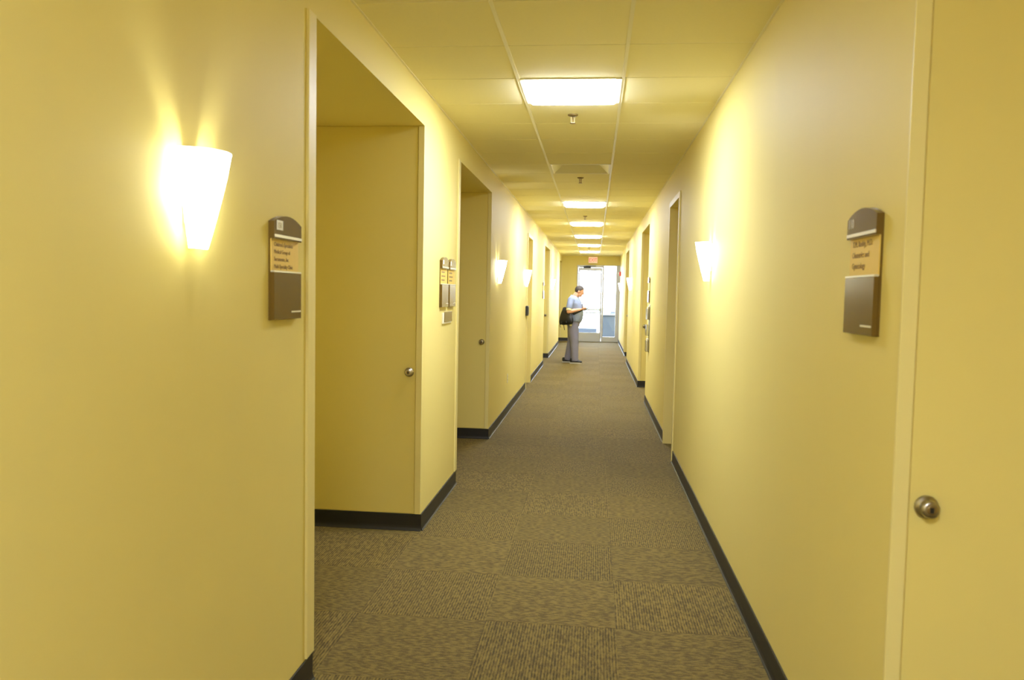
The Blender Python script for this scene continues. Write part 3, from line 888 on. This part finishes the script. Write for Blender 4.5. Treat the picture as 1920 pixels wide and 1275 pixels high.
# legs
def leg(hip, kn, an, toe):
    hip, kn, an, toe = map(Vector, (hip, kn, an, toe))
    loft(bm, [hip, hip.lerp(kn, .5), kn, kn.lerp(an, .35), an], [.095, .078, .058, .058, .040])
    loft(bm, [an + Vector((-.045,0,-.035)), an + Vector((.02,0,-.03)), toe], [(.035,.035), (.035,.038), (.018,.035)])
leg((-.03,-.09,.86), (.015,-.10,.48), (.035,-.12,.10), (.125,-.13,.045))
leg((-.04,.09,.86), (-.055,.10,.48), (-.150,.12,.10), (-.05,.13,.045))
person = link('person', fuse('person', bm, 0.0062, 3, 0.5), PM['skin'], loc=(MX, MY, 0))
tag(person, 'man in blue and grey scrubs standing in profile looking down at a phone', 'person')

# scrub top with short sleeves
bm = bmesh.new()
loft(bm, [(-.01,0,.945), (.0,0,1.0), (.012,0,1.10), (.005,0,1.22), (-.008,0,1.33), (-.028,0,1.42), (-.032,0,1.475), (-.022,0,1.508)],
     [(.158,.20), (.178,.205), (.182,.205), (.170,.203), (.150,.212), (.122,.195), (.092,.145), (.072,.082)], seg=24)
loft(bm, [(-.06,-.12,1.44), (-.085,-.19,1.405), (-.108,-.238,1.30), (-.122,-.262,1.215)], [(.075,.075), (.085,.078), (.083,.070), (.082,.070)], side=(1,0,0))
loft(bm, [(-.03,.12,1.44), (-.035,.19,1.405), (-.03,.243,1.30), (-.02,.268,1.22)], [(.075,.075), (.085,.078), (.083,.070), (.082,.070)], side=(1,0,0))
top_me = fuse('scrub_top', bm, 0.010, 3, 0.5)
scrub = link('scrub_top', top_me, PM['top'], person)
scrub['label'] = 'light blue short-sleeved scrub top'
bm = bmesh.new()
loft(bm, [(-.119,-.257,1.235), (-.127,-.271,1.175)], [(.076,.064), (.074,.062)], side=(1,0,0), seg=20)
link('sleeve_band', fuse('sleeve_band', bm, 0.008, 2), PM['band'], person)  # pale cream ring around the arm at the sleeve end
link('pocket', tomesh('pocket', bbox(-.05, .05, -.004, .004, -.055, .055, bev=.003)), PM['top'], scrub, loc=(.152, .085, 1.27), rot=(0, -.12, HALF-.42))

# trousers
bm = bmesh.new()
loft(bm, [(-.025,0,.99), (-.025,0,.93), (-.03,0,.85), (-.03,0,.79)], [(.140,.178), (.150,.188), (.146,.185), (.10,.13)], seg=24)
def trouser(hip, mid, kn, low, hem, r):
    loft(bm, [hip, mid, kn, low, hem], r, seg=18)
trouser((-.028,-.088,.88), (-.012,-.095,.69), (.012,-.105,.49), (.022,-.115,.26), (.030,-.12,.052), [(.128,.098), (.112,.092), (.092,.082), (.084,.076), (.082,.074)])
trouser((-.040,.088,.88), (-.046,.095,.69), (-.060,.105,.49), (-.105,.115,.26), (-.145,.12,.056), [(.125,.098), (.110,.092), (.090,.082), (.080,.076), (.076,.074)])
trousers = link('trousers', fuse('trousers', bm, 0.010, 3, 0.5), PM['pants'], person)
trousers['label'] = 'loose grey scrub trousers'
link('waist_tie', tomesh('waist_tie', bbox(-.006, .006, -.012, .012, -.07, .03, bev=.003)), PM['tagp'], trousers, loc=(.128, -.03, .93))

# hair: short cap, receding above the brow
bm = bmesh.new()
bmesh.ops.create_uvsphere(bm, u_segments=32, v_segments=20, radius=1.0, matrix=HEADM @ Matrix.Translation((-.008, 0, .028)) @ Matrix.Diagonal((.104, .084, .103, 1)))
def cut(co, no):
    bmesh.ops.bisect_plane(bm, geom=bm.verts[:]+bm.edges[:]+bm.faces[:], plane_co=HEADM @ Vector(co), plane_no=HEADM.to_3x3() @ Vector(no), clear_outer=True)
cut((.055, 0, .062), (.72, 0, -.70))
cut((-.05, 0, -.045), (.15, 0, -1))
hair_me = tomesh('hair', bm, True)
hair = link('hair', hair_me, PM['hair'], person)
so = hair.modifiers.new('thickness', 'SOLIDIFY'); so.thickness = 0.009
for s_ in (-1, 1):
    e = link('eye', tomesh('eye', lathe([(.003, -.011), (.009, -.006), (.011, 0), (.009, .006), (.003, .011)], 12, 'x')), PM['eye'], person, loc=HEADM @ Vector((.079, s_*.030, .010)))
    link('iris', tomesh('iris', lathe([(.005, .009), (.005, .0115), (.002, .012)], 10, 'x')), PM['iris'], e)

# shoes
def shoe(an, yaw):
    sh = bmesh.new()
    loft(sh, [(-.085,0,.050), (-.06,0,.056), (0,0,.066), (.06,0,.050), (.12,0,.040), (.165,0,.034), (.185,0,.030)],
         [(.036,.026), (.052,.038), (.064,.042), (.052,.046), (.040,.048), (.030,.040), (.016,.020)], seg=16)
    loft(sh, [(-.035,0,.05), (-.035,0,.115)], [(.048,.042), (.046,.040)])
    o = link('shoe', fuse('shoe', sh, 0.007, 3), PM['shoe'], person, loc=(an[0], an[1], 0.004), rot=(0, 0, yaw))
    b2 = bmesh.new()
    outl = [(-.092, .0), (-.08, .032), (-.03, .038), (.04, .040), (.10, .047), (.15, .040), (.185, .018), (.19, 0), (.185, -.018), (.15, -.040), (.10, -.047), (.04, -.040), (-.03, -.038), (-.08, -.032)]
    prism(b2, outl[::-1], 0.0, 0.030, lambda a, b, c: (a, b, c))
    link('sole', tomesh('sole', b2), PM['sole'], o, loc=(0, 0, -0.004))
    return o
shoe((.005, -.125), -.12)
shoe((-.175, .125), .12)

# keys and badge at the hip
bd = link('badge', tomesh('badge', bbox(-.027, .027, -.004, .0, -.045, .040, bev=.003)), PM['tagp'], person, loc=(-.075, -.212, .885), rot=(0, .10, -.25))
link('badge_reel', tomesh('badge_reel', lathe([(.016, 0), (.016, -.008), (.012, -.011)], 14)), PM['sole'], bd, loc=(.012, -.001, .075))

# phone held in both hands
ph = empty('phone', (MX+.268, MY-.028, 1.222))
ph.rotation_euler = (0, math.radians(-38), math.radians(-12))
tag(ph, 'dark mobile phone held in both hands by the man', 'phone')
link('body', tomesh('body', bbox(-.062, .062, -.033, .033, -.005, .004, bev=.003, seg=2)), M['black'], ph)
link('screen', tomesh('screen', bbox(-.055, .055, -.030, .030, .004, .0048)), PM['screen'], ph)

# black messenger bag on the right hip, strap over the left shoulder
BAGP, BAGR = (MX-.15, MY-.205, .870), math.radians(-42)
bag = empty('shoulder_bag', BAGP)
bag.rotation_euler = (0, 0, BAGR)
tag(bag, 'black messenger bag hanging at the back of the man in scrubs', 'bag')
SHAPE = [(0.0, -.005, .045, .130), (0.0, .03, .066, .185), (-.005, .10, .072, .195), (-.02, .20, .062, .160), (-.045, .30, .045, .095), (-.05, .385, .022, .045)]
bm = bmesh.new()
loft(bm, [(x, 0, z) for x, z, d_, w_ in SHAPE], [(d_, w_) for x, z, d_, w_ in SHAPE], side=(1, 0, 0), seg=24)
body = link('bag_body', fuse('bag_body', bm, 0.011, 3), PM['bag'], bag, loc=(0, -.012, 0), rot=(0, math.radians(-6), 0))
bm = bmesh.new(); rows = []
for x, z, d_, w_ in SHAPE[1:]:
    rows.append([bm.verts.new((x + u*w_*1.06, -(d_+.006)*math.sqrt(max(0.0, 1.02-(u*.93)**2)), z - .03*abs(u))) for u in (-1, -.8, -.5, -.2, .2, .5, .8, 1)])
for a_, b_ in zip(rows, rows[1:]):
    for k in range(7): bm.faces.new((a_[k], a_[k+1], b_[k+1], b_[k]))
fl = link('flap', tomesh('flap', bm, True), PM['bag'], body)
so = fl.modifiers.new('thickness', 'SOLIDIFY'); so.thickness = 0.007
for x_ in (-.09, .06):
    link('buckle', tomesh('buckle', bbox(x_-.016, x_+.016, -.092, -.074, .03, .07, bev=.003)), M['black'], body)
for x_, z1 in ((-.175, -.055), (-.06, -.12)):
    bm = bmesh.new()
    loft(bm, [(x_, -.03, .03), (x_-.008, -.035, -.01), (x_+.004, -.03, z1)], [(.0025,.009)]*3)
    link('strap_end', tomesh('strap_end', bm), PM['bag'], body)
bv = BVHTree.FromPolygons([v.co.copy() for v in top_me.vertices], [tuple(p.vertices) for p in top_me.polygons])
ctrl = [(-.04,-.24,1.10), (.09,-.205,1.16), (.17,-.10,1.21), (.19,-.02,1.28), (.16,.05,1.38), (.08,.095,1.47), (-.02,.115,1.53), (-.12,.085,1.47), (-.18,.03,1.36), (-.21,-.04,1.24), (-.22,-.09,1.12)]
path = []
for i in range(len(ctrl)-1):
    for k in range(5):
        path.append(Vector(ctrl[i]).lerp(Vector(ctrl[i+1]), k/5))
path.append(Vector(ctrl[-1]))
bm = bmesh.new(); prev = None; pts = []
for p in path:
    co, no, _, _ = bv.find_nearest(p)
    pts.append((co + no*.004, no))
for i, (p, no) in enumerate(pts):
    tg = (pts[min(i+1, len(pts)-1)][0] - pts[max(i-1, 0)][0]).normalized()
    sd = tg.cross(no).normalized()*.027
    ring = [bm.verts.new(q) for q in (p+sd, p+sd+no*.005, p-sd+no*.005, p-sd)]
    if prev:
        for k in range(4): bm.faces.new((prev[k], prev[(k+1) % 4], ring[(k+1) % 4], ring[k]))
    else: bm.faces.new(ring)
    prev = ring
bm.faces.new(prev[::-1])
strap_me = tomesh('shoulder_strap', bm, True)
inv = (Matrix.Translation(BAGP) @ Matrix.Rotation(BAGR, 4, 'Z')).inverted() @ Matrix.Translation((MX, MY, 0))
strap_me.transform(inv)
link('shoulder_strap', strap_me, PM['bag'], bag)
